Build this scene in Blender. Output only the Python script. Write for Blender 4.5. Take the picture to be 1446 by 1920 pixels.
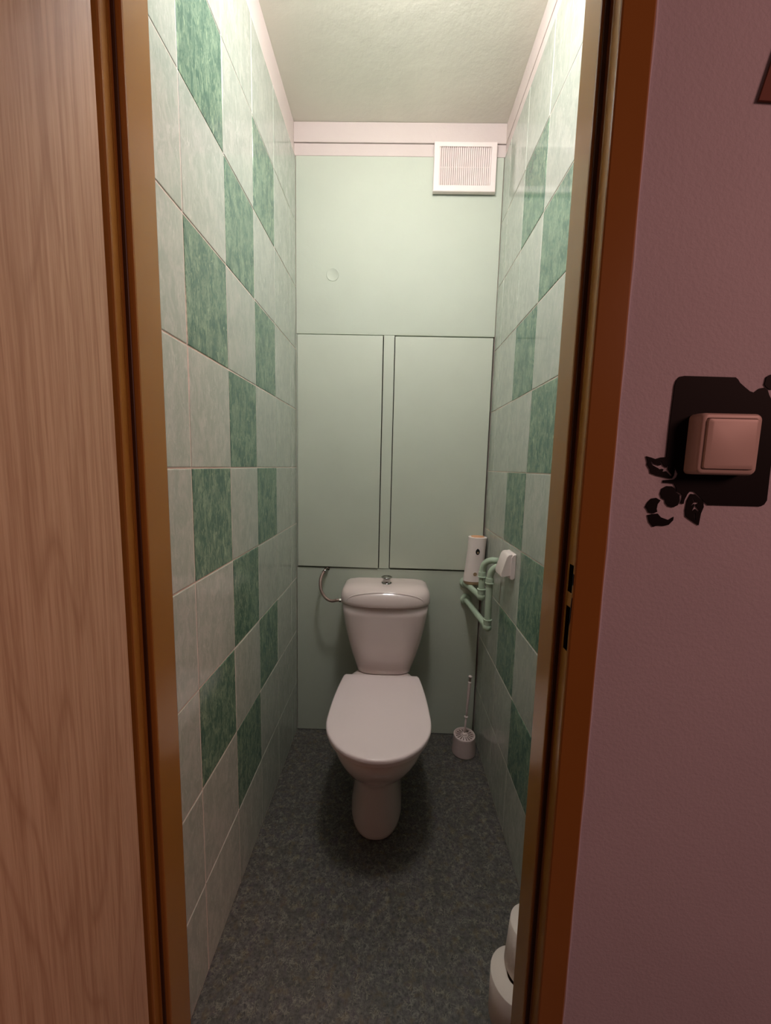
import bpy, bmesh, math, random
from mathutils import Vector, Matrix
random.seed(7)
for o in list(bpy.data.objects): bpy.data.objects.remove(o)
SC = bpy.context.scene
COL = SC.collection
PI = math.pi

# ------------------------------------------------------------------ camera
F_PX, PITCH, YAW, ROLL = 723.95, .1175, -.017, .0238
cp, sp, cy, sy, cr, sr = math.cos(PITCH), math.sin(PITCH), math.cos(YAW), math.sin(YAW), math.cos(ROLL), math.sin(ROLL)
fwd = Vector((sy*cp, cy*cp, -sp)); right = Vector((cy, -sy, 0)); up = right.cross(fwd)
r_ = right*cr + up*sr; u_ = -right*sr + up*cr
cam_d = bpy.data.cameras.new('camera'); cam = bpy.data.objects.new('camera', cam_d); COL.objects.link(cam)
cam_d.sensor_fit = 'HORIZONTAL'; cam_d.sensor_width = 36; cam_d.lens = 36*F_PX/1446; cam_d.clip_start = .01
m = Matrix((r_, u_, -fwd)).transposed().to_4x4(); m.translation = Vector((0, 0, 1.26)); cam.matrix_world = m
SC.camera = cam

# ------------------------------------------------------------------ light
w = bpy.data.worlds.new('world'); SC.world = w; w.use_nodes = True
w.node_tree.nodes['Background'].inputs[0].default_value = (1, .42, .36, 1)
w.node_tree.nodes['Background'].inputs[1].default_value = .05
LAMP = (.02, .89, 2.535); LAMP_E = 82.0; LAMP_C = (1, .955, .95, 1)
hl = bpy.data.lights.new('hall_light', 'AREA'); hl.shape = 'DISK'; hl.size = .9; hl.energy = 21.0; hl.color = (1, .44, .36)
ho = bpy.data.objects.new('hall_light', hl); COL.objects.link(ho); ho.location = (2.15, -1.0, 2.3)
ho.rotation_euler = (Vector((0.1, .53, 1.3))-ho.location).to_track_quat('-Z', 'Y').to_euler()
SC.view_settings.view_transform = 'Standard'; SC.view_settings.look = 'None'
SC.view_settings.exposure = 0.0; SC.view_settings.gamma = 1; SC.view_settings.use_curve_mapping = False

# ------------------------------------------------------------------ helpers
def link(n, me, mat=None, parent=None):
    o = bpy.data.objects.new(n, me); COL.objects.link(o)
    if mat is not None: me.materials.append(mat)
    if parent is not None: o.parent = parent
    return o
def empty(n, loc=(0, 0, 0)):
    o = bpy.data.objects.new(n, None); COL.objects.link(o); o.location = loc; o.empty_display_size = .05; return o
def tag(o, label=None, cat=None, group=None, kind=None):
    if label: o['label'] = label
    if cat: o['category'] = cat
    if group: o['group'] = group
    if kind: o['kind'] = kind
    return o
def bm2(n, bm, mat, parent=None, smooth=False):
    bmesh.ops.recalc_face_normals(bm, faces=bm.faces)
    me = bpy.data.meshes.new(n); bm.to_mesh(me); bm.free()
    if smooth:
        for p in me.polygons: p.use_smooth = True
    return link(n, me, mat, parent)
def box(bm, x0, x1, y0, y1, z0, z1, bev=0, seg=1):
    vs = [bm.verts.new(v) for v in ((x0,y0,z0),(x1,y0,z0),(x1,y1,z0),(x0,y1,z0),(x0,y0,z1),(x1,y0,z1),(x1,y1,z1),(x0,y1,z1))]
    fs = [bm.faces.new([vs[i] for i in f]) for f in ((0,3,2,1),(4,5,6,7),(0,1,5,4),(1,2,6,5),(2,3,7,6),(3,0,4,7))]
    if bev:
        es = set(e for f in fs for e in f.edges)
        bmesh.ops.bevel(bm, geom=list(es), offset=bev, segments=seg, affect='EDGES', profile=.5)
    return bm
def bx(n, mat, parent, *a, **k):
    bm = bmesh.new(); box(bm, *a, **k); return bm2(n, bm, mat, parent)
def loft(rings, cap0=True, cap1=True, bm=None):
    """rings: list of closed lists of points, equal length"""
    bm = bm or bmesh.new(); R = [[bm.verts.new(p) for p in r] for r in rings]; n = len(R[0])
    for a, b in zip(R, R[1:]):
        for i in range(n):
            bm.faces.new((a[i], a[(i+1) % n], b[(i+1) % n], b[i]))
    if cap0: bm.faces.new(R[0][::-1])
    if cap1: bm.faces.new(R[-1])
    return bm
def tube(pts, rad, n=16, bm=None, caps=True):
    """tube along points; rad number or list"""
    pts = [Vector(p) for p in pts]; rad = rad if isinstance(rad, (list, tuple)) else [rad]*len(pts)
    rings = []; t0 = (pts[1]-pts[0]).normalized()
    nrm = t0.orthogonal().normalized()
    for i, p in enumerate(pts):
        t = (pts[min(i+1, len(pts)-1)]-pts[max(i-1, 0)]).normalized()
        nrm = (nrm-t*nrm.dot(t)).normalized(); b = t.cross(nrm)
        rings.append([p+(nrm*math.cos(2*PI*k/n)+b*math.sin(2*PI*k/n))*rad[i] for k in range(n)])
    return loft(rings, caps, caps, bm)
def lathe(prof, c=(0, 0, 0), n=40, bm=None, caps=True, axis=None):
    """prof: (r, z) pairs"""
    rings = []
    for r, z in prof:
        rr = max(r, 1e-5)
        rings.append([Vector((rr*math.cos(2*PI*k/n), rr*math.sin(2*PI*k/n), z)) for k in range(n)])
    M = Matrix.Translation(Vector(c))
    if axis is not None: M = M @ Vector(axis).to_track_quat('Z', 'Y').to_matrix().to_4x4()
    rings = [[M @ v for v in r] for r in rings]
    return loft(rings, caps, caps, bm)
def spline(pts, k=8):
    P = [Vector(p) for p in pts]; out = []
    for i in range(len(P)-1):
        a, b, c, d = P[max(i-1, 0)], P[i], P[i+1], P[min(i+2, len(P)-1)]
        for j in range(k):
            t = j/k; out.append(.5*((2*b)+(c-a)*t+(2*a-5*b+4*c-d)*t*t+(3*b-a-3*c+d)*t**3))
    out.append(P[-1]); return out
def autosmooth(o, ang=35):
    me = o.data
    for p in me.polygons: p.use_smooth = True
    bm = bmesh.new(); bm.from_mesh(me)
    for e in bm.edges:
        if len(e.link_faces) == 2 and e.calc_face_angle(0) > math.radians(ang): e.smooth = False
    bm.to_mesh(me); bm.free(); return o

# ------------------------------------------------------------------ materials
def lin(c):
    return tuple((v/12.92 if v <= .04045 else ((v+.055)/1.055)**2.4) for v in [x/255 for x in c])+(1,)
class NT:
    def __init__(s, name):
        s.m = bpy.data.materials.new(name); s.m.use_nodes = True; s.t = s.m.node_tree
        s.b = s.t.nodes['Principled BSDF']; s.co = None
    def n(s, ty, **k):
        nd = s.t.nodes.new(ty)
        for a, v in k.items():
            if a in ('i',):
                for kk, vv in v.items(): s.put(nd, kk, vv)
            else: setattr(nd, a, v)
        return nd
    def put(s, nd, key, v):
        if isinstance(v, bpy.types.NodeSocket): s.t.links.new(v, nd.inputs[key])
        else: nd.inputs[key].default_value = v
    def coord(s, scale=(1, 1, 1), rand=False, rot=(0, 0, 0)):
        tc = s.n('ShaderNodeTexCoord').outputs['Object']
        if rand:
            oi = s.n('ShaderNodeObjectInfo').outputs['Random']
            mu = s.n('ShaderNodeVectorMath', operation='MULTIPLY', i={0: oi, 1: (17.3, 31.7, 23.1)})
            tc = s.n('ShaderNodeVectorMath', operation='ADD', i={0: tc, 1: mu.outputs[0]}).outputs[0]
        return s.n('ShaderNodeMapping', i={'Vector': tc, 'Scale': scale, 'Rotation': rot}).outputs[0]
    def noise(s, vec, sc, det=3, rough=.5, dist=0):
        return s.n('ShaderNodeTexNoise', i={'Vector': vec, 'Scale': sc, 'Detail': det, 'Roughness': rough, 'Distortion': dist}).outputs['Fac']
    def ramp(s, fac, stops):
        r = s.n('ShaderNodeValToRGB', i={'Fac': fac}); e = r.color_ramp.elements
        while len(e) < len(stops): e.new(.5)
        for q, (p, c) in zip(e, stops): q.position = p; q.color = c if len(c) == 4 else c+(1,)
        return r.outputs['Color']
    def mix(s, f, a, b, mode='MIX'):
        x = s.n('ShaderNodeMix', data_type='RGBA', blend_type=mode)
        s.put(x, 0, f); s.put(x, 6, a); s.put(x, 7, b); return x.outputs[2]
    def math(s, op, a, b=0.):
        return s.n('ShaderNodeMath', operation=op, i={0: a, 1: b}).outputs[0]
    def bump(s, h, st=.2, d=.001):
        s.put(s.b, 'Normal', s.n('ShaderNodeBump', i={'Height': h, 'Strength': st, 'Distance': d}).outputs[0])
    def base(s, c): s.put(s.b, 'Base Color', c)
def plain(name, rgb, rough=.5, metal=0, spec=.5, coat=0, bumpy=0, bsc=60, bd=.001, var=.06):
    t = NT(name); c = lin(rgb); v = t.coord()
    nz = t.noise(v, 6, 4)
    d = tuple(x*(1-var*2) for x in c[:3])+(1,)
    t.base(t.mix(nz, d, c))
    t.b.inputs['Roughness'].default_value = rough; t.b.inputs['Metallic'].default_value = metal
    t.b.inputs['Specular IOR Level'].default_value = spec
    if coat: t.b.inputs['Coat Weight'].default_value = coat; t.b.inputs['Coat Roughness'].default_value = .04
    if bumpy: t.bump(t.noise(v, bsc, 4, .6), bumpy, bd)
    return t.m

WG = lambda g: (g, g, g, 1)
def tile_mat(name, base, dark, light, amp):   # marbled glaze with fine vertical flecks
    t = NT(name)
    v = t.coord((1, 1, .5), True, (.25, 0, 0))
    a = t.noise(v, 34, 6, .66, .8); b = t.noise(v, 120, 5, .65, 1.4); c = t.noise(t.coord((1, 1, .3), True, (.5, 0, 0)), 85, 4, .6, 1.8)
    col = t.mix(t.ramp(a, [(.40, WG(0)), (.62, WG(1))]), dark, base)
    col = t.mix(t.ramp(b, [(.36, WG(.95*amp)), (.50, WG(0))]), col, dark)
    col = t.mix(t.ramp(c, [(.54, WG(0)), (.68, WG(.85*amp))]), col, light)
    t.base(col); t.b.inputs['Roughness'].default_value = .10; t.b.inputs['Specular IOR Level'].default_value = .5
    t.bump(t.noise(v, 12, 2), .05, .001)
    return t.m
M_TILE = tile_mat('tile_pale', lin((186, 189, 178)), lin((166, 175, 162)), lin((206, 208, 198)), .55)
M_GREEN = tile_mat('tile_green', lin((130, 156, 132)), lin((80, 112, 96)), lin((154, 178, 147)), 1.0)
M_GROUT = plain('grout', (240, 225, 214), .8, bumpy=.3, bsc=200)
M_BAND = plain('plaster_white', (210, 197, 190), .75, bumpy=.35, bsc=45, bd=.003, var=.03)
M_CEIL = plain('ceiling_paint', (228, 225, 210), .45, bumpy=.35, bsc=22, bd=.005, var=.06)
M_WALLG = plain('wall_green_paint', (194, 201, 184), .7, bumpy=.25, bsc=30, bd=.003, var=.05)
M_DOORG = plain('cabinet_green_paint', (200, 206, 188), .55, bumpy=.15, bsc=50, bd=.001, var=.05)
M_PIPE = plain('pipe_green_paint', (184, 202, 178), .4, bumpy=.3, bsc=90, var=.08)
M_DARK = plain('dark_void', (8, 7, 6), .9)
M_CER = plain('white_ceramic', (230, 212, 206), .09, coat=.4, var=.02)
M_SEAT = plain('seat_plastic', (240, 222, 220), .22, var=.01)
M_PLA = plain('white_plastic', (238, 224, 218), .38, var=.02)
M_PLB = plain('brush_plastic', (226, 206, 200), .3, var=.03)
M_SLOT = plain('brown_slot', (92, 66, 48), .7)
M_BAND2 = plain('beige_base', (170, 140, 108), .4)
M_CHROME = plain('chrome', (170, 170, 166), .1, metal=1)
M_STEEL = plain('braided_steel', (150, 128, 118), .4, metal=.6, bumpy=.9, bsc=500, bd=.001)
M_ENAMEL = plain('frame_enamel', (160, 113, 50), .24, spec=.45, coat=.08, bumpy=.12, bsc=14, bd=.002, var=.07)
M_BLACK = plain('black_sheet', (6, 6, 11), .6, spec=.15)
M_SWITCH = plain('switch_plastic', (206, 194, 188), .4, var=.02)
M_PAPER = plain('tissue_paper', (228, 218, 208), .95, bumpy=.5, bsc=120, var=.03)
M_CARD = plain('card_core', (150, 120, 90), .9)
M_BROWN = plain('slab_brown', (128, 88, 76), .7, spec=.2)
M_HINGE = plain('hinge_steel', (150, 130, 100), .3, metal=.8)
M_RUB = plain('rubber_seal', (66, 40, 18), .5)

def pink_mat():
    t = NT('wall_lilac_paint'); v = t.coord()
    c = t.mix(t.noise(v, 5, 4), lin((194, 198, 212)), lin((206, 210, 224)))
    t.base(c); t.b.inputs['Roughness'].default_value = .7
    h = t.mix(.35, t.noise(v, 190, 5, .6), t.noise(v, 24, 4, .55))
    t.bump(h, .26, .004); return t.m
M_PINK = pink_mat()
def wood_mat():
    t = NT('door_laminate')
    v = t.coord((1, 1, .16))
    n1 = t.noise(v, 3.2, 3, .5, .3)
    tc = t.coord()
    sep = t.n('ShaderNodeSeparateXYZ', i={0: tc})
    # cathedral: rings of a stretched, wandering field
    f = t.math('ADD', t.math('MULTIPLY', n1, 26.), t.math('MULTIPLY', sep.outputs[0], 14.))
    ring = t.math('FRACT', f)
    ring = t.math('ABSOLUTE', t.math('SUBTRACT', ring, .5))
    fine = t.noise(t.coord((1, 1, .02)), 260, 4, .7)
    med = t.noise(t.coord((1, 1, .02)), 150, 4, .65)
    base, dk, lt = lin((200, 166, 134)), lin((160, 120, 90)), lin((216, 184, 154))
    c = t.mix(t.ramp(ring, [(.0, WG(.6)), (.12, WG(.12)), (.5, WG(0))]), base, dk)
    c = t.mix(t.ramp(med, [(.4, WG(.42)), (.55, WG(0))]), c, dk)
    c = t.mix(t.ramp(fine, [(.36, WG(.55)), (.5, WG(0)), (.62, WG(.0)), (.72, WG(.35))]), c, dk)
    c = t.mix(t.ramp(fine, [(.52, WG(0)), (.66, WG(.4))]), c, lt)
    t.base(c); t.b.inputs['Roughness'].default_value = .42
    t.bump(fine, .12, .0005); return t.m
M_WOOD = wood_mat()
def floor_mat():
    t = NT('vinyl_floor'); v = t.coord()
    warp = t.n('ShaderNodeTexNoise', i={'Vector': v, 'Scale': 60., 'Detail': 5.}).outputs['Color']
    vv = t.n('ShaderNodeVectorMath', operation='ADD', i={0: v, 1: t.n('ShaderNodeVectorMath', operation='MULTIPLY', i={0: warp, 1: (.05, .05, .0)}).outputs[0]}).outputs[0]
    vo = t.n('ShaderNodeTexVoronoi', feature='DISTANCE_TO_EDGE', i={'Vector': vv, 'Scale': 92.}).outputs['Distance']
    lines = t.ramp(vo, [(.0, WG(1)), (.05, WG(.45)), (.12, WG(0))])
    n2 = t.noise(v, 110, 6, .75); n3 = t.noise(v, 14, 4); n4 = t.noise(vv, 40, 4, .6)
    c = t.mix(t.ramp(n2, [(.35, WG(0)), (.65, WG(1))]), lin((32, 32, 33)), lin((106, 102, 98)))
    c = t.mix(t.ramp(n3, [(.4, WG(0)), (.6, WG(.4))]), c, lin((62, 62, 52)))
    c = t.mix(t.ramp(t.noise(v, 44, 4), [(.54, WG(0)), (.68, WG(.5))]), c, lin((104, 88, 58)))
    c = t.mix(t.ramp(n4, [(.3, WG(.5)), (.45, WG(0))]), c, lin((74, 60, 74)))
    lc = t.mix(t.noise(v, 20, 2), lin((158, 158, 154)), lin((148, 134, 100)))
    c = t.mix(t.math('MULTIPLY', lines, t.ramp(t.noise(v, 46, 3), [(.44, WG(0)), (.6, WG(.6))])), c, lc)
    t.base(c); t.b.inputs['Roughness'].default_value = .5; t.bump(n2, .25, .001); return t.m
M_FLOOR = floor_mat()
def emis(name, c, e):
    mt = bpy.data.materials.new(name); mt.use_nodes = True; b = mt.node_tree.nodes['Principled BSDF']
    b.inputs['Base Color'].default_value = (.9, .9, .9, 1); b.inputs['Emission Color'].default_value = c; b.inputs['Emission Strength'].default_value = e; return mt

# ------------------------------------------------------------------ room shell
XL, XR, YB, HC = -.4271, .4148, 1.71, 2.62
struct = lambda o, l=None: tag(o, l, kind='structure')
fl = bx('floor', M_FLOOR, None, -.72, 1.5, -1.5, 1.9, -.05, 0); struct(fl, 'dark grey mottled vinyl floor')
ce = bx('ceiling', M_CEIL, None, -.52, .52, .53, 1.9, HC, HC+.06); struct(ce, 'glossy pale green painted ceiling')

def tile_mesh(wy, hz, sgn):
    """tile front towards sgn*x, centred on y,z; thickness 2.2 mm proud of the grout, bevelled edge"""
    d, b, th = .0, .0020, .0017
    bm = bmesh.new()
    def ring(x, i):
        a, c = wy/2-i, hz/2-i
        return [(x, -a, -c), (x, a, -c), (x, a, c), (x, -a, c)]
    rings = [ring(-sgn*.003, 0), ring(sgn*(th-.0012), 0), ring(sgn*(th-.0003), b*.4), ring(sgn*th, b)]
    loft(rings, True, True, bm); bmesh.ops.recalc_face_normals(bm, faces=bm.faces)
    me = bpy.data.meshes.new('tile'); bm.to_mesh(me); bm.free(); return me
cache = {}
def lay_tiles(wall, xf, sgn, y_first, z4, ycut0, green):
    G = .0034
    cols = [(y_first+.2*k, y_first+.2*(k+1), k) for k in range(-2, 7)]
    rows = [(z4-.25*(j-4)-.25, z4-.25*(j-4), j) for j in range(-1, 9)]
    for ya, yb, k in cols:
        ya, yb = max(ya, ycut0), min(yb, YB-.001)
        if yb-ya < .008: continue
        for za, zb, j in rows:
            za, zb = max(za, .002), min(zb, 2.499)
            wy, hz = round(yb-ya-G, 4), round(zb-za-G, 4); g = green(k, j)
            key = (wy, hz, sgn, g)
            if key not in cache:
                me = tile_mesh(wy, hz, sgn); me.materials.append(M_GREEN if g else M_TILE); cache[key] = me
            o = bpy.data.objects.new('tile', cache[key]); COL.objects.link(o); o.parent = wall
            o.location = (xf-sgn*.0017+random.uniform(-.0003, .0003), (ya+yb)/2, (za+zb)/2)
            o.rotation_euler = (0, random.uniform(-.0012, .0012), random.uniform(-.0015, .0015))
wl = bx('wall_left', M_GROUT, None, -.50, XL-.0015, .602, 1.80, 0, 2.50); struct(wl, 'left wall of pale and green marbled tiles in steps')
wr = bx('wall_right', M_GROUT, None, XR+.0015, .50, .602, 1.80, 0, 2.50); struct(wr, 'right wall of pale and green marbled tiles in steps')
lay_tiles(wl, XL, 1, .6156, 1.2468, .604, lambda k, j: (k in (1, 3) and j in (0, 2, 4, 6)) or (k == 2 and j in (1, 3, 5, 7)))
lay_tiles(wr, XR, -1, 1.0174, 1.2499, .604, lambda k, j: (k == 0 and j in (1, 3, 5, 7)) or (k == 1 and j in (0, 2, 4, 6)) or (k == -1 and j in (0, 2, 4, 6)))
# thin metal-white corner beads of grout, plastered strips above the tiles
bx('plaster_strip', M_BAND, wl, -.50, XL-.006, .602, 1.80, 2.5003, HC-.0005)
bx('plaster_strip', M_BAND, wr, XR+.004, .50, .602, 1.80, 2.5003, HC-.0005)
bx('plaster_strip', M_BAND, wr, XR+.0015, XR+.0042, .602, 1.706, 2.545, HC-.0006, bev=.001)

# back wall: solid shaft behind, painted board panels in front of it
bm = bmesh.new()
box(bm, -.50, .50, 1.84, 1.90, 0, HC)                                   # rear of the shaft
wb = bm2('wall_back', bm, M_DARK); struct(wb, 'back wall painted pale green with a white band at the top')
bx('upper_panel', M_WALLG, wb, XL+.0005, XR-.0015, YB, 1.735, 1.8165, 2.4985, bev=.0008)
bm = bmesh.new(); box(bm, -.4262, .4085, YB, 1.735, .002, .7965, bev=.0012)
bm2('lower_panel', bm, M_WALLG, wb)
bx('plaster_strip', M_BAND, wb, XL-.006, XR+.004, YB-.001, 1.735, 2.4987, 2.5440, bev=.0012)
bx('plaster_strip', M_BAND, wb, XL-.006, XR+.004, YB-.005, 1.735, 2.5455, HC-.0007, bev=.0015)
bx('opening_lip', M_WALLG, wb, XL+.001, XR-.002, YB-.0015, 1.735, 1.8115, 1.8162, bev=.0006)
bx('side_strip', M_WALLG, wb, XL+.0004, XL+.0042, YB-.0005, 1.735, .80, 1.811)
bm = lathe([(.0265, 0), (.0262, .0010), (.0245, .0016), (.0232, .0006), (.0001, .0006)], (-.273, YB, 2.049), axis=(0, -1, 0), n=36)
bm2('painted_disc', bm, M_WALLG, wb, True)
bx('panel_notch', M_DARK, wb, -.2960, -.2780, YB-.0007, YB+.002, .7850, .7967)
# seam and hairline crack ledge on the lower panel
bx('seam_ridge', M_WALLG, wb, .335, .405, YB-.0008, YB+.001, .4995, .5010, bev=.0003)
bx('patch_board', M_WALLG, wb, -.06, .33, YB-.0012, YB+.001, .7885, .7962, bev=.0005)

# ------------------------------------------------------------------ shaft cupboard
cb = empty('shaft_cupboard', (0, YB, .80))
tag(cb, 'pale green two-door service cupboard set into the back wall above the toilet', 'cupboard')
def child(o, par):
    o.parent = par; o.matrix_parent_inverse = Matrix.Translation(-par.location); return o
post = child(bx('centre_post', M_DOORG, None, -.0530, -.0080, YB-.001, 1.735, .7995, 1.8110, bev=.0008), cb)
def cab_door(x0, x1, z0, z1, tilt, kx):
    bm = bmesh.new(); box(bm, x0, x1, YB-.004, YB+.016, z0, z1, bev=.0016, seg=2)
    # slight warp so the gap is not ruler-straight
    for v in bm.verts:
        if v.co.z < 1.2: v.co.z += tilt*(v.co.x-x0)/(x1-x0)
        if v.co.z < 1.2: v.co.y -= .002
    d = child(bm2('door', bm, M_DOORG), cb)
    lk = bm2('lock', lathe([(.0068, 0), (.0068, .001), (.0052, .0022), (.0045, .0022)], (kx, YB-.004, 1.303), axis=(0, -1, 0), n=20), M_DOORG, None, True)
    lk.parent = d; lk.matrix_parent_inverse = d.matrix_parent_inverse.copy()
    ks = bx('key_slot', M_DARK if kx > 0 else M_RUB, None, kx-.0028, kx+.0028, YB-.0068, YB-.0060, 1.3005, 1.3055)
    ks.parent = d; ks.matrix_parent_inverse = d.matrix_parent_inverse.copy()
    return d
cab_door(-.4210, -.0570, .8035, 1.8080, -.002, -.089)
cab_door(-.0045, .4080, .8050, 1.8060, -.002, .023)

# ------------------------------------------------------------------ hallway side wall
wf = empty('wall_front', (0, .53, 0)); struct(wf, 'lilac pink painted plaster wall around the doorway')
def wfb(x0, x1, z0, z1):
    o = child(bx('plaster_panel', M_PINK, None, x0, x1, .53, .598, z0, z1), wf); return o
wfb(.2935, 1.5, 0, HC+.06); wfb(-1.3, -.412, 0, HC+.06); wfb(-.412, .2935, 2.015, HC+.06)
# paint build-up where the wall meets the frame
pts = [(.2955+.0008*math.sin(k*1.7)+.0006*math.sin(k*.61), .5293, .02+2.0*k/60) for k in range(61)]
child(bm2('paint_bead', tube(pts, .0030, 8), M_PINK, None, True), wf)

# ------------------------------------------------------------------ steel door frame
fr = empty('trim_1', (0, .56, 0)); struct(fr, 'ochre brown glossy enamelled steel door frame')
def profile(side):
    # (x, y) outline of the pressed steel jamb, from wall face round to the toilet side; side=+1 right jamb
    if side > 0: xo, xr, xj = .2945, .2527, .2416
    else: xo, xr, xj = -.4120, -.3665, -.3520
    s = side
    P = [(xo, .5285), (xo-s*.0005, .5235), (xo-s*.003, .5217), (xr+s*.0028, .5217), (xr+s*.0008, .5226), (xr, .5245),
         (xr, .5395), (xr-s*.0004, .5415), (xr+s*.0012, .5430), (xr+s*.0012, .5475), (xr-s*.0012, .5488), (xj+s*.0028, .5490), (xj+s*.0008, .5499), (xj, .5518),
         (xj, .5985), (xj+s*.0008, .6005), (xj+s*.0028, .6012), (xj+s*.020, .6012)]
    if s < 0: P = [(x, y-.0065 if .54 < y < .56 else y) for x, y in P]
    return P
def jamb(side, holes=()):
    P = profile(side); zs = sorted({0., 1.985} | {z for h in holes for z in h})
    bm = bmesh.new(); g = {}
    if holes:   # split the rebate face so that the strike holes can be real openings
        P = P[:6]+[(P[5][0], .5252), (P[5][0], .5375)]+P[6:]
    for i, (x, y) in enumerate(P):
        for z in zs: g[i, z] = bm.verts.new((x, y, z))
    for i in range(len(P)-1):
        for a, b in zip(zs, zs[1:]):
            if holes and i == 6 and any(abs(a-h[0]) < 1e-6 for h in holes): continue
            bm.faces.new((g[i, a], g[i+1, a], g[i+1, b], g[i, b]))
    o = bm2('jamb', bm, M_ENAMEL); autosmooth(o, 14); return child(o, fr)
HOLES = ((1.0905, 1.1300), (1.0060, 1.0700))
jamb(-1); jr = jamb(1, HOLES)
for h in HOLES:
    bm = bmesh.new(); box(bm, .2531, .275, .524, .5385, h[0]-.004, h[1]+.004)
    for f in list(bm.faces):
        if f.calc_center_median().x < .2535: bm.faces.remove(f)
    me_o = bm2('strike_pocket', bm, M_DARK); child(me_o, fr)
# chipped paint beside the strike holes
def chips(pts, nme='paint_chip'):
    bm = bmesh.new(); n = len(pts)
    a = [bm.verts.new((.2526-.0002, y, z)) for y, z in pts]; b = [bm.verts.new((.2532, y, z)) for y, z in pts]
    bm.faces.new(a)
    for i in range(n): bm.faces.new((a[i], a[(i+1) % n], b[(i+1) % n], b[i]))
    child(bm2(nme, bm, M_DARK), fr)
chips([(.5250, 1.1190), (.5232, 1.1180), (.5234, 1.1030), (.5252, 1.1015)])
chips([(.5250, 1.0700), (.5236, 1.0850), (.5229, 1.0845), (.5232, 1.0690), (.5236, 1.0510), (.5240, 1.0480), (.5250, 1.0440)])
# head of the frame
bm = bmesh.new(); box(bm, -.412, .2945, .5217, .5295, 1.9825, 2.03, bev=.001); box(bm, -.3703, .2527, .549, .6012, 1.972, 2.02)
child(bm2('head_jamb', bm, M_ENAMEL), fr)
bx_s = child(bx('stop_seal', M_RUB, None, .2455, .2515, .5470, .5492, .0, 1.975, bev=.0008), fr)
child(bx('stop_seal', M_RUB, None, -.3650, -.3600, .5405, .5427, .0, 1.975, bev=.0008), fr)

# ------------------------------------------------------------------ open door leaf
dr = empty('door_1', (-.3655, .5085, .012)); struct(dr, 'open wood-grain laminate door leaf at the left edge')
dr.rotation_euler = (0, 0, math.radians(-94))
# local x runs from the hinge edge to the lock edge, +y is the face turned to the toilet side
lf = bx('leaf', M_WOOD, dr, 0, .64, -.040, 0, 0, 1.965, bev=.0012, seg=2)
for z in (.22, 1.00, 1.74):
    hb = bm2('hinge', tube([(-.008, -.052, z-.04), (-.008, -.052, z+.04)], .006, 14), M_HINGE, dr, True)
hd = empty('handle', (.58, 0, 1.03)); hd.parent = dr
bx('handle_plate', M_CHROME, hd, -.02, .02, 0, .004, -.11, .11, bev=.0015)
bm2('lever', tube(spline([(0, .003, .03), (0, .045, .03), (-.02, .052, .03), (-.11, .052, .03)], 6), .009, 14), M_CHROME, hd, True)

# ------------------------------------------------------------------ lamp on the toilet ceiling (just above the picture)
lp = empty('ceiling_lamp', (LAMP[0], LAMP[1], HC)); tag(lp, 'round white glass ceiling lamp above the toilet doorway', 'lamp')
child(bm2('lamp_base', lathe([(.112, 0), (.118, -.006), (.118, -.020), (.062, -.040)], (LAMP[0], LAMP[1], HC), n=40), M_PLA, None, True), lp)
child(bm2('glass_dome', lathe([(.100*math.sin(a*PI/20), -.054*math.cos(a*PI/20)) for a in range(21)], LAMP, n=40, caps=False), emis('lit_glass', LAMP_C, LAMP_E), None, True), lp)

# ------------------------------------------------------------------ toilet
CX = -.026
tl = empty('toilet', (CX, 1.40, 0)); tag(tl, 'white ceramic close-coupled toilet with closed lid against the green wall', 'toilet')
def dring(cx, yf, yb, hw, z, n=48, ef=2.2, eb=3.2, ymid=None):
    """egg/D shaped horizontal ring: front half-ellipse, squarer rear"""
    ym = ymid if ymid is not None else yf+(yb-yf)*.45
    out = []
    for k in range(n):
        a = 2*PI*k/n; c, s = math.cos(a), math.sin(a)
        e = ef if s < 0 else eb
        x = hw*math.copysign(abs(c)**(2/e), c); y = (ym-yf if s < 0 else yb-ym)*math.copysign(abs(s)**(2/e), s)
        if s > 0: x *= 1-.36*min(1, abs(s)*1.15)**2
        out.append((cx+x, ym+y, z))
    return out
R = [dring(CX-.004, 1.170, 1.56, .0925, .000, ef=2.3), dring(CX-.004, 1.167, 1.56, .0950, .004, ef=2.3), dring(CX-.004, 1.168, 1.56, .0955, .015, ef=2.3), dring(CX-.004, 1.176, 1.56, .0925, .05, ef=2.3),
     dring(CX-.003, 1.186, 1.56, .0860, .11, ef=2.5), dring(CX-.003, 1.190, 1.56, .0815, .165, ef=2.8), dring(CX-.003, 1.186, 1.56, .0820, .190, ef=2.8),
     dring(CX-.003, 1.160, 1.565, .0930, .212, ef=2.3), dring(CX-.002, 1.118, 1.57, .1180, .245), dring(CX-.001, 1.072, 1.58, .1430, .290),
     dring(CX, 1.038, 1.60, .1600, .335), dring(CX, 1.016, 1.62, .1690, .370), dring(CX, 1.008, 1.64, .1720, .392), dring(CX, 1.008, 1.645, .1715, .404), dring(CX, 1.013, 1.64, .168, .410), dring(CX, 1.03, 1.62, .155, .411)]
R = [[(x, y+max(0, q[0][2]-.19)*.136*(1 if y < 1.3 else 0), z if z <= .19 else .19+(z-.19)*.885) for x, y, z in q] for q in R]
bowl = bm2('bowl', loft(R), M_CER, None, True); child(bowl, tl)
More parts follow.
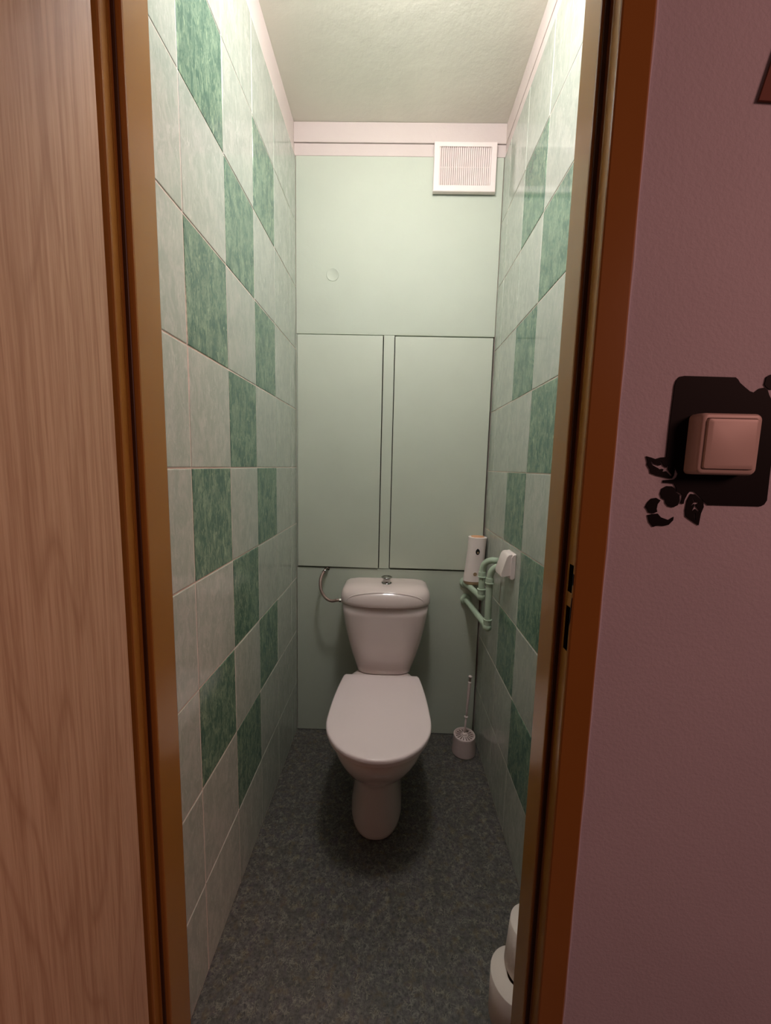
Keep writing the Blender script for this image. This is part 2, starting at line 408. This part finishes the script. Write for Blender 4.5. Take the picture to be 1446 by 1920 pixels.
def lid_ring(yf, yb, hw, hb, z, off=0, n=28):
    """outline with straight rear edge (half width hb), widest hw, rounded front"""
    pts = []; ym = yf+.185
    for k in range(n+1):            # front, from right to left through the front tip
        a = PI*k/n; pts.append((CX+(hw-off)*math.cos(a), ym-(ym-yf-off)*abs(math.sin(a))**.97*1))
    m_ = 12
    for k in range(1, m_+1):        # left side back
        t = k/m_; pts.append((CX-(hw-off)+(hw-hb)*(t**2.0), ym+(yb-off-ym)*t-(.006 if k == m_ else 0)))
    pts.append((CX-hb+off+.006, yb-off)); 
    for k in range(1, 6): pts.append((CX-hb+off+.006+(2*hb-2*off-.012)*k/5, yb-off))
    for k in range(m_, 0, -1):
        t = k/m_; pts.append((CX+(hw-off)-(hw-hb)*(t**2.0), ym+(yb-off-ym)*t-(.006 if k == m_ else 0)))
    return [(x, y, z) for x, y in pts]
ZL = -.0255
seat = bm2('seat', loft([lid_ring(1.026, 1.480, .174, .148, z+ZL, o_) for z, o_ in ((.412, .006), (.414, .002), (.424, .002), (.4255, .005))]), M_SEAT); child(autosmooth(seat, 60), tl)
lid = bm2('lid', loft([lid_ring(1.023, 1.4885, .1755, .152, z+ZL, o_) for z, o_ in ((.4262, .005), (.4285, .0), (.436, .0), (.4395, .0022), (.4408, .0060), (.4414, .03))]), M_SEAT); child(autosmooth(lid, 60), tl)
for s in (-1, 1):
    child(bm2('lid_hinge', tube([(CX+s*.075-.018, 1.500, .396), (CX+s*.075+.018, 1.500, .396)], .009, 16), M_SEAT, None, True), tl)
# cistern
CC = -.018
def cring(hw, yf, yb, z, n=64, ef=3.6, cx=CC, bow=.012):
    out = []; ym = (yf+yb)/2
    for k in range(n):
        a = 2*PI*k/n; c, s = math.cos(a), math.sin(a); e = ef if s < 0 else 8
        x = math.copysign(abs(c)**(2/e), c); y = math.copysign(abs(s)**(2/e), s)
        yy = ym+y*(yb-yf)/2
        if s < 0: yy -= bow*(1-x*x)
        out.append((cx+x*hw, yy, z))
    return out
YBK = 1.704
CR = [cring(h_, y_, YBK-(.006 if z_ < .39 else 0), z_, ef=4.6) for h_, y_, z_ in ((.108, 1.552, .384), (.117, 1.545, .391), (.124, 1.540, .42), (.141, 1.534, .47), (.157, 1.529, .53), (.1695, 1.525, .59), (.1785, 1.522, .645), (.1825, 1.521, .688))]
child(bm2('cistern', loft(CR), M_CER, None, True), tl)
LR = [(.1835, 1.518, .6895), (.1865, 1.512, .6905), (.1885, 1.509, .694), (.1895, 1.509, .706), (.1890, 1.511, .720), (.1865, 1.516, .733), (.182, 1.524, .744), (.174, 1.535, .7535), (.160, 1.550, .7600), (.130, 1.572, .7645), (.09, 1.60, .7665)]
cl = bm2('cistern_lid', loft([cring(hw, yf, YBK if i < 8 else YBK-.01*(i-7), z, ef=3.4, bow=.010) for i, (hw, yf, z) in enumerate(LR)]), M_CER, None, True); child(cl, tl)
def lid_y(x, z):                       # front surface of the cistern lid at height z
    for (h0, y0, z0), (h1, y1, z1) in zip(LR, LR[1:]):
        if z0 <= z <= z1:
            t = (z-z0)/(z1-z0); hw, yf = h0+(h1-h0)*t, y0+(y1-y0)*t
            X_ = min(abs(x)/hw, .999); ym = (yf+YBK)/2
            return ym-(YBK-yf)/2*(1-X_**3.4)**(1/3.4)-.010*(1-X_*X_)
    return 1.52
rp = []
for k in range(41):
    a = PI*k/40; x = .158*math.cos(a); z = .6990+.0490*math.sin(a)**.7
    rp.append((CC+x, lid_y(x, z)+.0030, z+.0002))
child(bm2('lid_ridge', tube(rp, [.0020+.0030*math.sin(PI*k/40)**.5 if 0 < k < 40 else .0006 for k in range(41)], 10), M_CER, None, True), tl)
BX, BY = CC+.003, 1.600
child(bm2('flush_button', lathe([(.017, .760), (.0165, .768), (.0160, .772), (.0162, .786), (.019, .7885), (.0225, .7900), (.0235, .7925), (.0225, .7945), (.0195, .7950), (.0185, .7935), (.0175, .7935), (.017, .7945), (.008, .7955), (.0002, .7957)], (BX, BY, 0), n=36), M_CHROME, None, True), tl)
child(bm2('button_collar', lathe([(.021, .760), (.021, .7675), (.0195, .7695), (.0165, .7695)], (BX, BY, 0), n=36), M_CHROME, None, True), tl)
child(bm2('inlet_nut', tube([(-.190, 1.60, .684), (-.200, 1.60, .684), (-.2005, 1.60, .684), (-.208, 1.60, .684)], [.0125, .0125, .0095, .0095], 12), M_PLA, None, True), tl)

# water hose
hose = empty('water_hose', (-.285, 1.715, .795)); tag(hose, 'braided steel water hose curving from the wall gap to the cistern', 'hose')
hp = spline([(-.210, 1.60, .684), (-.225, 1.60, .684), (-.252, 1.602, .6795), (-.279, 1.61, .691), (-.300, 1.622, .722), (-.306, 1.645, .760), (-.297, 1.675, .786), (-.288, 1.698, .7945), (-.287, 1.7035, .7945)], 8)
child(bm2('braided_tube', tube(hp, .0066, 14), M_STEEL, None, True), hose)
child(bm2('hose_nut', tube([(-.208, 1.60, .684), (-.217, 1.60, .684)], .0085, 6), M_CHROME), hose)
child(bm2('hose_ferrule', tube([(-.217, 1.60, .684), (-.232, 1.60, .6835)], .0062, 16), M_CHROME, None, True), hose)
child(bm2('wall_ferrule', tube([(-.2975, 1.674, .785), (-.2890, 1.697, .7940)], .0078, 16), M_CHROME, None, True), hose)

# ------------------------------------------------------------------ ventilation grille
vg = empty('vent_grille', (.2545, YB, 2.45)); tag(vg, 'square white plastic ventilation grille at the top right of the back wall', 'vent')
x0, x1, z0, z1, yf = .1305, .3795, 2.358, 2.5400, 1.688
ix0, ix1, iz0, iz1 = .1520, .3580, 2.3800, 2.5220
bm = bmesh.new()
o4 = [(x0, z0), (x1, z0), (x1, z1), (x0, z1)]; i4 = [(ix0, iz0), (ix1, iz0), (ix1, iz1), (ix0, iz1)]
def r4(q, y, d=0): 
    cx_, cz_ = sum(a for a, b in q)/4, sum(b for a, b in q)/4
    return [(a+math.copysign(d, cx_-a), y, b+math.copysign(d, cz_-b)) for a, b in q]
loft([r4(o4, YB-.0052), r4(o4, yf+.004), r4(o4, yf+.001, .001), r4(o4, yf, .003), r4(i4, yf, -.001), r4(i4, yf+.001), r4(i4, YB-.006)], False, False, bm)
child(bm2('grille_frame', bm, M_PLA), vg)
child(bx('dust_backing', plain('grille_dust', (176, 158, 146), .8), None, ix0-.001, ix1+.001, yf+.013, yf+.015, iz0-.001, iz1+.001), vg)
sm = None; N = 25; pit = (ix1-ix0)/N
for k in range(N):
    if sm is None:
        bm = bmesh.new(); h = (iz1-iz0)/2
        P4 = [(-pit*.40, .0050), (pit*.22, .0), (pit*.36, .0012), (-pit*.22, .0080)]
        loft([[(a, b, -h) for a, b in P4], [(a, b, h) for a, b in P4]], True, True, bm); bmesh.ops.recalc_face_normals(bm, faces=bm.faces)
        sm = bpy.data.meshes.new('slat'); bm.to_mesh(sm); bm.free(); sm.materials.append(M_PLA)
    o = bpy.data.objects.new('slat', sm); COL.objects.link(o); o.parent = vg
    o.location = Vector((ix0+pit*(k+.5), yf+.0012, (iz0+iz1)/2))-vg.location
child(bx('cross_bar', M_PLA, None, ix0, ix1, yf+.0055, yf+.0100, 2.4505, 2.4525), vg)

# ------------------------------------------------------------------ pipes
def pipe(pts, loc, label, collars, caps):
    t = empty('water_pipe', loc); tag(t, label, 'pipe', 'painted water pipes in the right corner')
    child(bm2('pipe_run', tube(pts, .0122, 20), M_PIPE, None, True), t)
    for p, ax in collars:
        p = Vector(p); ax = Vector(ax).normalized()
        bm = lathe([(.0122, -.012), (.0142, -.0115), (.0150, -.004), (.0150, .006), (.0168, .0070), (.0168, .0100), (.0122, .0104)], p, n=24, axis=ax)
        child(autosmooth(bm2('collar', bm, M_PIPE), 50), t)
    for p in caps:
        bm = bmesh.new(); bmesh.ops.create_uvsphere(bm, u_segments=20, v_segments=14, radius=.0168, matrix=Matrix.Translation(p))
        child(bm2('elbow', bm, M_PIPE, None, True), t)
    return t
def bend(a, c, b, n=8):
    a, c, b = Vector(a), Vector(c), Vector(b)
    return [a*(1-t)**2+c*2*t*(1-t)+b*t*t for t in [k/n for k in range(n+1)]]
# upper pipe (nearer the back wall)
x1p, y1p, z1a = .3640, 1.500, .752
pA = [(.338, 1.709, .747), (.3405, 1.69, .747)]+[(.3620, 1.512, .751)]+bend((.3630, 1.506, .752), (x1p, y1p, z1a), (x1p, y1p, .762), 4)+[(x1p, y1p, .84)]+bend((x1p, y1p, .862), (x1p+.001, y1p-.004, .898), (.395, 1.476, .9075), 10)+[(.4140, 1.462, .9090)]
pipe(pA, (.338, 1.709, .747), 'pale green painted pipe bend standing nearer the back wall, below the air freshener',
     [((x1p, y1p, .843), (0, 0, -1)), ((x1p, y1p, .775), (0, 0, 1))], [(x1p, y1p+.001, .7535), ])
x2p, y2p, z2a = .3690, 1.400, .668
pB = [(.3450, 1.709, .668), (.3462, 1.69, .668), (.3680, 1.412, .668)]+bend((.3685, 1.406, .668), (x2p, y2p, z2a), (x2p, y2p, .678), 4)+[(x2p, y2p, .80)]+bend((x2p, y2p, .862), (x2p+.001, y2p-.004, .898), (.398, 1.384, .9080), 10)+[(.4140, 1.376, .9095)]
pipe(pB, (.345, 1.709, .668), 'longer pale green painted pipe standing nearest the door, low in the right corner',
     [((x2p, y2p, .848), (0, 0, -1)), ((x2p, y2p, .690), (0, 0, 1))], [(x2p, y2p+.001, .6695)])
for o in [x for x in COL.objects if x.name.startswith('water_pipe')]:
    zz = o.location.z; xx = o.location.x
    child(autosmooth(bm2('wall_flange', lathe([(.0250, 0), (.0250, .006), (.0235, .010), (.019, .0145), (.0122, .0155)], (xx+.001, 1.7095, zz), n=28, axis=(0, -1, 0)), M_PIPE), 60), o)

# ------------------------------------------------------------------ white wedge shaped holder on the right wall
wh = empty('wall_holder', (XR, 1.31, .90)); tag(wh, 'small white wedge-shaped plastic holder on the tiled right wall, in front of the pipe ends', 'holder')
def wedge(x_top, x_bot, zt, zb, ya, yb, xw, n):
    """section in x-z (towards the room) extruded along y with rounded corners"""
    sec = [(xw, zt+.0005), (xw-.006, zt), (x_top, zt-.002), (x_top-.006, zt-.010), (x_bot, zb+.012), (x_bot+.001, zb+.002), (x_bot+.008, zb), (xw, zb+.006)]
    ring = lambda y, d: [(x+(xw-.02-x)*d, y, z+((zt+zb)/2-z)*d) for x, z in sec]
    return loft([ring(ya, .05), ring(ya+.0015, .01), ring(ya+.003, 0), ring(yb-.004, 0), ring(yb-.001, .03), ring(yb, .08)])
child(autosmooth(bm2('outer_cover', wedge(.3920, .3690, .9800, .9010, 1.262, 1.338, .4035, 0), M_PLA), 40), wh)
child(autosmooth(bm2('back_plate', wedge(.4060, .3990, .9805, .8930, 1.258, 1.340, .4146, 0), M_PLA), 40), wh)

# ------------------------------------------------------------------ air freshener
af = empty('air_freshener', (.368, 1.6575, .760)); tag(af, 'white upright automatic air freshener with two round openings in the corner', 'air freshener')
def aring(z, hx, hy, dx=0, n=40, yo=0):
    return [(.368+dx+hx*math.copysign(abs(math.cos(2*PI*k/n))**.85, math.cos(2*PI*k/n)), 1.6575+yo+hy*math.copysign(abs(math.sin(2*PI*k/n))**.85, math.sin(2*PI*k/n)), z) for k in range(n)]
rings = []
for k in range(21):
    t = k/20; z = .772+.194*t
    hx = .0440-.0090*t**.8+.0075*max(0, t-.6)**1.5*2.2
    sl = (1-t)**6*.0
    rings.append([(x, y, zz+.010*(0 if t > .3 else (1-t/.3))*(-(y-1.6575)/.035*.3)) for x, y, zz in aring(z, hx, .0360, dx=-.004+.010*t)])
rings.append([(x, y, z) for x, y, z in aring(.9672, .0325, .030, dx=.006)])
child(autosmooth(bm2('shell', loft(rings), M_PLA), 50), af)
child(autosmooth(bm2('base_ring', loft([aring(.7600, .039, .033, dx=-.004), aring(.7640, .042, .035, dx=-.004), aring(.7735, .0428, .0355, dx=-.004)]), M_BAND2), 50), af)
child(bm2('top_cap', loft([aring(.9668, .0285, .0265, dx=.006), aring(.9690, .0275, .0255, dx=.006)]), plain('peach_cap', (216, 160, 118), .6)), af)
def disc_on(n, x, z, rx, rz, mat, y, drop=False, th=.0012):
    P = []
    for k in range(28):
        a = 2*PI*k/28; xx = rx*math.cos(a); zz_ = rz*math.sin(a)
        if drop and zz_ > 0: xx *= (1-(zz_/rz)**2)**.35 if zz_ < rz else 0
        P.append((x+xx, z+zz_))
    return child(bm2(n, loft([[(a, y+.003, b) for a, b in P], [(a, y, b) for a, b in P]]), mat), af)
disc_on('nozzle_rim', .3685, .9040, .0110, .0195, M_PLA, 1.6208, True)
disc_on('nozzle_opening', .3695, .9080, .0088, .0135, M_DARK, 1.6203, True)
disc_on('nozzle_tip', .3705, .9040, .0036, .0045, M_BAND2, 1.6198)
disc_on('button_rim', .3630, .8090, .0100, .0100, M_PLA, 1.6208)
disc_on('round_button', .3630, .8094, .0080, .0080, M_BAND2, 1.6203)

# ------------------------------------------------------------------ toilet brush
tb = empty('toilet_brush', (.348, 1.60, 0)); tag(tb, 'white toilet brush standing in its round holder in the right corner', 'toilet brush')
child(autosmooth(bm2('holder', lathe([(.050, 0), (.0525, .002), (.0530, .006), (.0475, .078), (.0480, .082), (.0465, .0845), (.0425, .0845), (.0410, .082), (.0405, .072)], (.348, 1.60, 0), n=44), M_PLB), 50), tb)
child(bm2('lid_disc', lathe([(.0405, .070), (.0405, .0785), (.0150, .0815), (.0110, .0830)], (.348, 1.60, 0), n=40), M_PLB, None, True), tb)
for k in range(16):
    a = 2*PI*k/16+.1; c, s = math.cos(a), math.sin(a)
    p0, p1 = (.348+.0165*c, 1.60+.0165*s, .0818), (.348+.0370*c, 1.60+.0370*s, .0793)
    child(bm2('slot', tube([p0, p1], [.0011, .0018], 6), M_SLOT), tb)
a0, a1 = Vector((.348, 1.600, .080)), Vector((.3635, 1.612, .352))
L = (a1-a0).length; ax = (a1-a0).normalized()
child(autosmooth(bm2('hub', lathe([(.0125, 0), (.0125, .006), (.0095, .010), (.0060, .012)], a0, n=24, axis=ax), M_PLB), 50), tb)
child(bm2('rod', lathe([(.0042, .0), (.0040, .085)], a0, n=16, axis=ax), M_PLB, None, True), tb)
child(bm2('collar_ring', lathe([(.0050, .081), (.0085, .083), (.0085, .0865), (.0050, .0885)], a0, n=20, axis=ax), M_PLA, None, True), tb)
child(bm2('grip', lathe([(.0042, .087), (.0046, .11), (.0054, .15), (.0068, .19), (.0070, .225), (.0064, .242), (.0050, .245)], a0, n=18, axis=ax), M_PLB, None, True), tb)
child(bm2('grip_ring', lathe([(.0050, .2405), (.0080, .2420), (.0080, .2450), (.0050, .2465)], a0, n=18, axis=ax), M_PLA, None, True), tb)
child(bm2('end_knob', lathe([(.0052, .2455), (.0056, L-.006), (.0082, L-.005), (.0084, L-.001), (.0060, L+.0015), (.0005, L+.0016)], a0, n=18, axis=ax), M_PLA, None, True), tb)

# ------------------------------------------------------------------ toilet paper
def roll(c, ax, r, h, label):
    o = empty('toilet_roll', c); o.rotation_mode = 'QUATERNION'; o.rotation_quaternion = Vector(ax).to_track_quat('Z', 'Y')
    tag(o, label, 'toilet paper')
    prof = [(.021, 0), (r-.0015, 0), (r, .0015), (r, h-.0015), (r-.0015, h), (.021, h)]
    n = 56; rings = []
    for q, z in prof:
        rings.append([(q*math.cos(2*PI*k/n)*(1+.006*math.sin(3*k/n*2*PI+z*30)*(q > .03)), q*math.sin(2*PI*k/n), z) for k in range(n)])
    bm = bmesh.new(); R_ = [[bm.verts.new(p) for p in q] for q in rings]
    for a, b in zip(R_, R_[1:]+R_[:1]):
        for i in range(n): bm.faces.new((a[i], a[(i+1) % n], b[(i+1) % n], b[i]))
    autosmooth(bm2('paper', bm, M_PAPER, o), 50)
    bm = bmesh.new(); R_ = [[bm.verts.new((q*math.cos(2*PI*k/32), q*math.sin(2*PI*k/32), z)) for k in range(32)] for q, z in ((.0212, 0.0005), (.0212, h-.0005), (.0200, h-.0005), (.0200, .0005))]
    for a, b in zip(R_, R_[1:]+R_[:1]):
        for i in range(32): bm.faces.new((a[i], a[(i+1) % 32], b[(i+1) % 32], b[i]))
    autosmooth(bm2('core', bm, M_CARD, o), 50)
    # loose end of the sheet running round the roll on a slant
    P, Q = [], []
    for k in range(30):
        a = math.radians(120+k*5.2); rr = r+.0008; zt = h*.985-h*.55*(k/29)**1.2
        P.append((rr*math.cos(a), rr*math.sin(a), zt)); Q.append((rr*math.cos(a), rr*math.sin(a), max(.002, zt-h*.6)))
    bm = bmesh.new(); p = [bm.verts.new(v) for v in P]; q = [bm.verts.new(v) for v in Q]
    p2 = [bm.verts.new((x*.985, y*.985, z)) for x, y, z in P]; q2 = [bm.verts.new((x*.985, y*.985, z)) for x, y, z in Q]
    for i in range(29):
        bm.faces.new((p[i], p[i+1], q[i+1], q[i])); bm.faces.new((p2[i], p2[i+1], p[i+1], p[i])); bm.faces.new((q2[i], q2[i+1], q[i+1], q[i]))
    bm2('loose_sheet', bm, M_PAPER, o, True)
    return o
roll((.3130, .762, 0), (0, 0, 1), .0575, .107, 'lower white toilet paper roll standing on the floor beside the right door jamb')
roll((.3430, .775, .1085), (.10, .06, 1), .0530, .103, 'upper white toilet paper roll leaning on the stack beside the right door jamb')

# ------------------------------------------------------------------ switch plate and switch
half = [[0.377,1.3865],[0.371,1.3854],[0.3673,1.3806],[0.3659,1.3746],[0.3648,1.3256],[0.3647,1.2812],[0.3579,1.2807],[0.3506,1.2784],[0.3455,1.2801],[0.3384,1.2818],[0.3411,1.2744],[0.3408,1.2706],[0.3452,1.2645],[0.3464,1.2595],[0.3542,1.2565],[0.3631,1.2546],[0.3721,1.2528],[0.3752,1.2528],[0.3776,1.2571],[0.3782,1.2653],[0.3745,1.2708],[0.3787,1.2665],[0.3827,1.2591],[0.3813,1.2546],[0.3785,1.2517],[0.3723,1.2509],[0.3642,1.2504],[0.3642,1.247],[0.3727,1.2468],[0.3791,1.246],[0.3821,1.2414],[0.3834,1.2357],[0.3893,1.2333],[0.3922,1.2302],[0.3921,1.2251],[0.3905,1.2199],[0.3947,1.219],[0.3953,1.2245],[0.3982,1.2322],[0.4015,1.2368],[0.4078,1.2357],[0.4148,1.2295],[0.4205,1.2239],[0.4275,1.2183],[0.4900,1.2183]]
heart = [[0.3624,1.232],[0.3636,1.239],[0.3694,1.2426],[0.377,1.2425],[0.3811,1.2394],[0.3829,1.2344],[0.3883,1.2313],[0.3891,1.2237],[0.3873,1.2173],[0.3814,1.2139],[0.375,1.215],[0.3707,1.2194],[0.3696,1.2239],[0.3649,1.2263]]
c1 = [[0.3441,1.2136],[0.3466,1.2201],[0.3512,1.2253],[0.3573,1.2264],[0.3634,1.2231],[0.3601,1.2178],[0.3595,1.2114],[0.3606,1.2076],[0.3558,1.2049],[0.3494,1.206],[0.347,1.2104]]
c2 = [[0.3482,1.2027],[0.3546,1.2042],[0.3615,1.205],[0.3665,1.2],[0.3769,1.1966],[0.3834,1.2011],[0.3833,1.1965],[0.3777,1.1899],[0.3715,1.1882],[0.3626,1.1885],[0.3571,1.1865],[0.3513,1.1931]]
leaf = [[0.4031,1.233],[0.4082,1.2325],[0.4137,1.2282],[0.4206,1.2232],[0.4221,1.2156],[0.4194,1.2065],[0.4182,1.1903],[0.4128,1.1934],[0.4046,1.1984],[0.3994,1.2021],[0.3981,1.2111],[0.3992,1.224]]
v1 = [[0.3446,1.2745],[0.3466,1.2752],[0.3501,1.2719],[0.3572,1.2698],[0.3595,1.2711],[0.3572,1.2754],[0.3584,1.2761],[0.3625,1.2696],[0.3668,1.2672],[0.3683,1.2707],[0.3692,1.2701],[0.3689,1.265],[0.3752,1.2568],[0.3736,1.2558],[0.3667,1.2625],[0.3618,1.2617],[0.363,1.2649],[0.3607,1.2655],[0.3573,1.2648],[0.3559,1.2662],[0.3478,1.2702]]
v2 = [[0.4051,1.2267],[0.407,1.2267],[0.4101,1.2217],[0.4145,1.2218],[0.4149,1.2205],[0.411,1.2191],[0.412,1.216],[0.4171,1.2103],[0.4161,1.2084],[0.4111,1.2127],[0.4078,1.2088],[0.407,1.2101],[0.409,1.2152],[0.4091,1.2197],[0.4054,1.2158],[0.405,1.2171],[0.4082,1.2216]]
v3 = [[0.4106,1.2069],[0.4122,1.207],[0.4123,1.2025],[0.4137,1.198],[0.4125,1.1976],[0.4105,1.2024]]
ur = [[0.504,1.2545],[0.5024,1.3455],[0.4977,1.3527],[0.4934,1.3574],[0.4887,1.3645],[0.4861,1.3704],[0.4808,1.3736],[0.4755,1.3726],[0.469,1.3671],[0.4634,1.3687],[0.456,1.374],[0.4493,1.3792],[0.4463,1.3833],[0.443,1.3859]]
PCX, PCZ = .4355, 1.3025
rot180 = lambda P: [(2*PCX-x, 2*PCZ-z) for x, z in P]
ph = [(x, z) for x, z in half]
# the partner half starts after the last point of the first one
def flat(name, polys, mat, parent, y0, y1):
    cu = bpy.data.curves.new(name, 'CURVE'); cu.dimensions = '2D'; cu.fill_mode = 'BOTH'; cu.extrude = (y1-y0)/2
    for P in polys:
        s_ = cu.splines.new('POLY'); s_.points.add(len(P)-1); s_.use_cyclic_u = True
        for q, (x, z) in zip(s_.points, P): q.co = (x-PCX, z-PCZ, 0, 1)
    tmp = bpy.data.objects.new('tmp', cu); COL.objects.link(tmp)
    me = bpy.data.meshes.new_from_object(tmp.evaluated_get(bpy.context.evaluated_depsgraph_get()))
    bpy.data.objects.remove(tmp); bpy.data.curves.remove(cu)
    me.transform(Matrix.Rotation(PI/2, 4, 'X')); me.name = name
    me.materials.clear()
    o = link(name, me, mat, parent); o.location = (0, (y0+y1)/2-.53, 0); return o
bp_ = empty('switch_surround', (PCX, .53, PCZ)); tag(bp_, 'black cut-out backing plate with leaf and berry motifs behind the light switch', 'switch plate')
flat('plate', [ph+[(.4971,1.2182),(.5017,1.2208),(.5047,1.2266)]+ur, v1], M_BLACK, bp_, .5285, .5297)
for n_, P, hs in (('berry_cutout', heart, []), ('petal_cutout', c1, []), ('petal_cutout', c2, []), ('leaf_cutout', leaf, [v2, v3])):
    flat(n_, [P]+hs, M_BLACK, bp_, .5286, .5297)
flat('berry_cutout', [[(.4905+.0095*math.cos(a*.35)*(1+.08*math.sin(a*2)), 1.3812+.0098*math.sin(a*.35)) for a in range(18)]], M_BLACK, bp_, .5286, .5297)
flat('petal_cutout', [[(x+.147, z+.170) for x, z in c1]], M_BLACK, bp_, .5286, .5297)
ls = empty('light_switch', (.4280, .526, 1.2984)); tag(ls, 'square pale light switch mounted on the black cut-out plate', 'light switch')
def sq(hw, y, cx=.4280, cz=1.2984, r=.006, n=5, hh=None, dx=0):
    hh = hh or hw; out = []
    for sx, sz, a0_ in ((1, 1, 0), (-1, 1, 90), (-1, -1, 180), (1, -1, 270)):
        for k in range(n+1):
            a = math.radians(a0_+90*k/n); out.append((cx+dx+sx*(hw-r)+r*math.cos(a), y, cz+sz*(hh-r)+r*math.sin(a)))
    return out
child(autosmooth(bm2('switch_frame', loft([sq(.0390, .5283), sq(.0392, .520), sq(.0388, .5115, r=.007), sq(.0375, .5085, r=.007), sq(.0360, .5075, r=.006), sq(.0325, .5075, r=.003), sq(.0323, .5092, r=.003)], True, False), M_SWITCH), 40), ls)
child(autosmooth(bm2('rocker', loft([sq(.0317, .5105, r=.003), sq(.0317, .5070, r=.003), sq(.0311, .5052, r=.003, dx=.0002), sq(.0280, .5042, r=.003, dx=.0015)], True, True), M_SWITCH), 30), ls)

# ------------------------------------------------------------------ thin brown slab built for a dark corner shape at the right edge
hg = empty('brown_slab', (.47, .53, 1.80)); tag(hg, 'thin brown four-sided slab on the wall above the light switch', 'wall hanging')
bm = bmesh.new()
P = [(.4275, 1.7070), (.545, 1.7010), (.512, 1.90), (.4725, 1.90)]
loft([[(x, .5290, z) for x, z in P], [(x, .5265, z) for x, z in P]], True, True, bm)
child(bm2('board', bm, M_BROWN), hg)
child(bm2('slab_cord', tube([(.46, .5275, 1.899), (.488, .5275, 1.96), (.516, .5275, 1.899)], .0015, 8), M_RUB, None, True), hg)
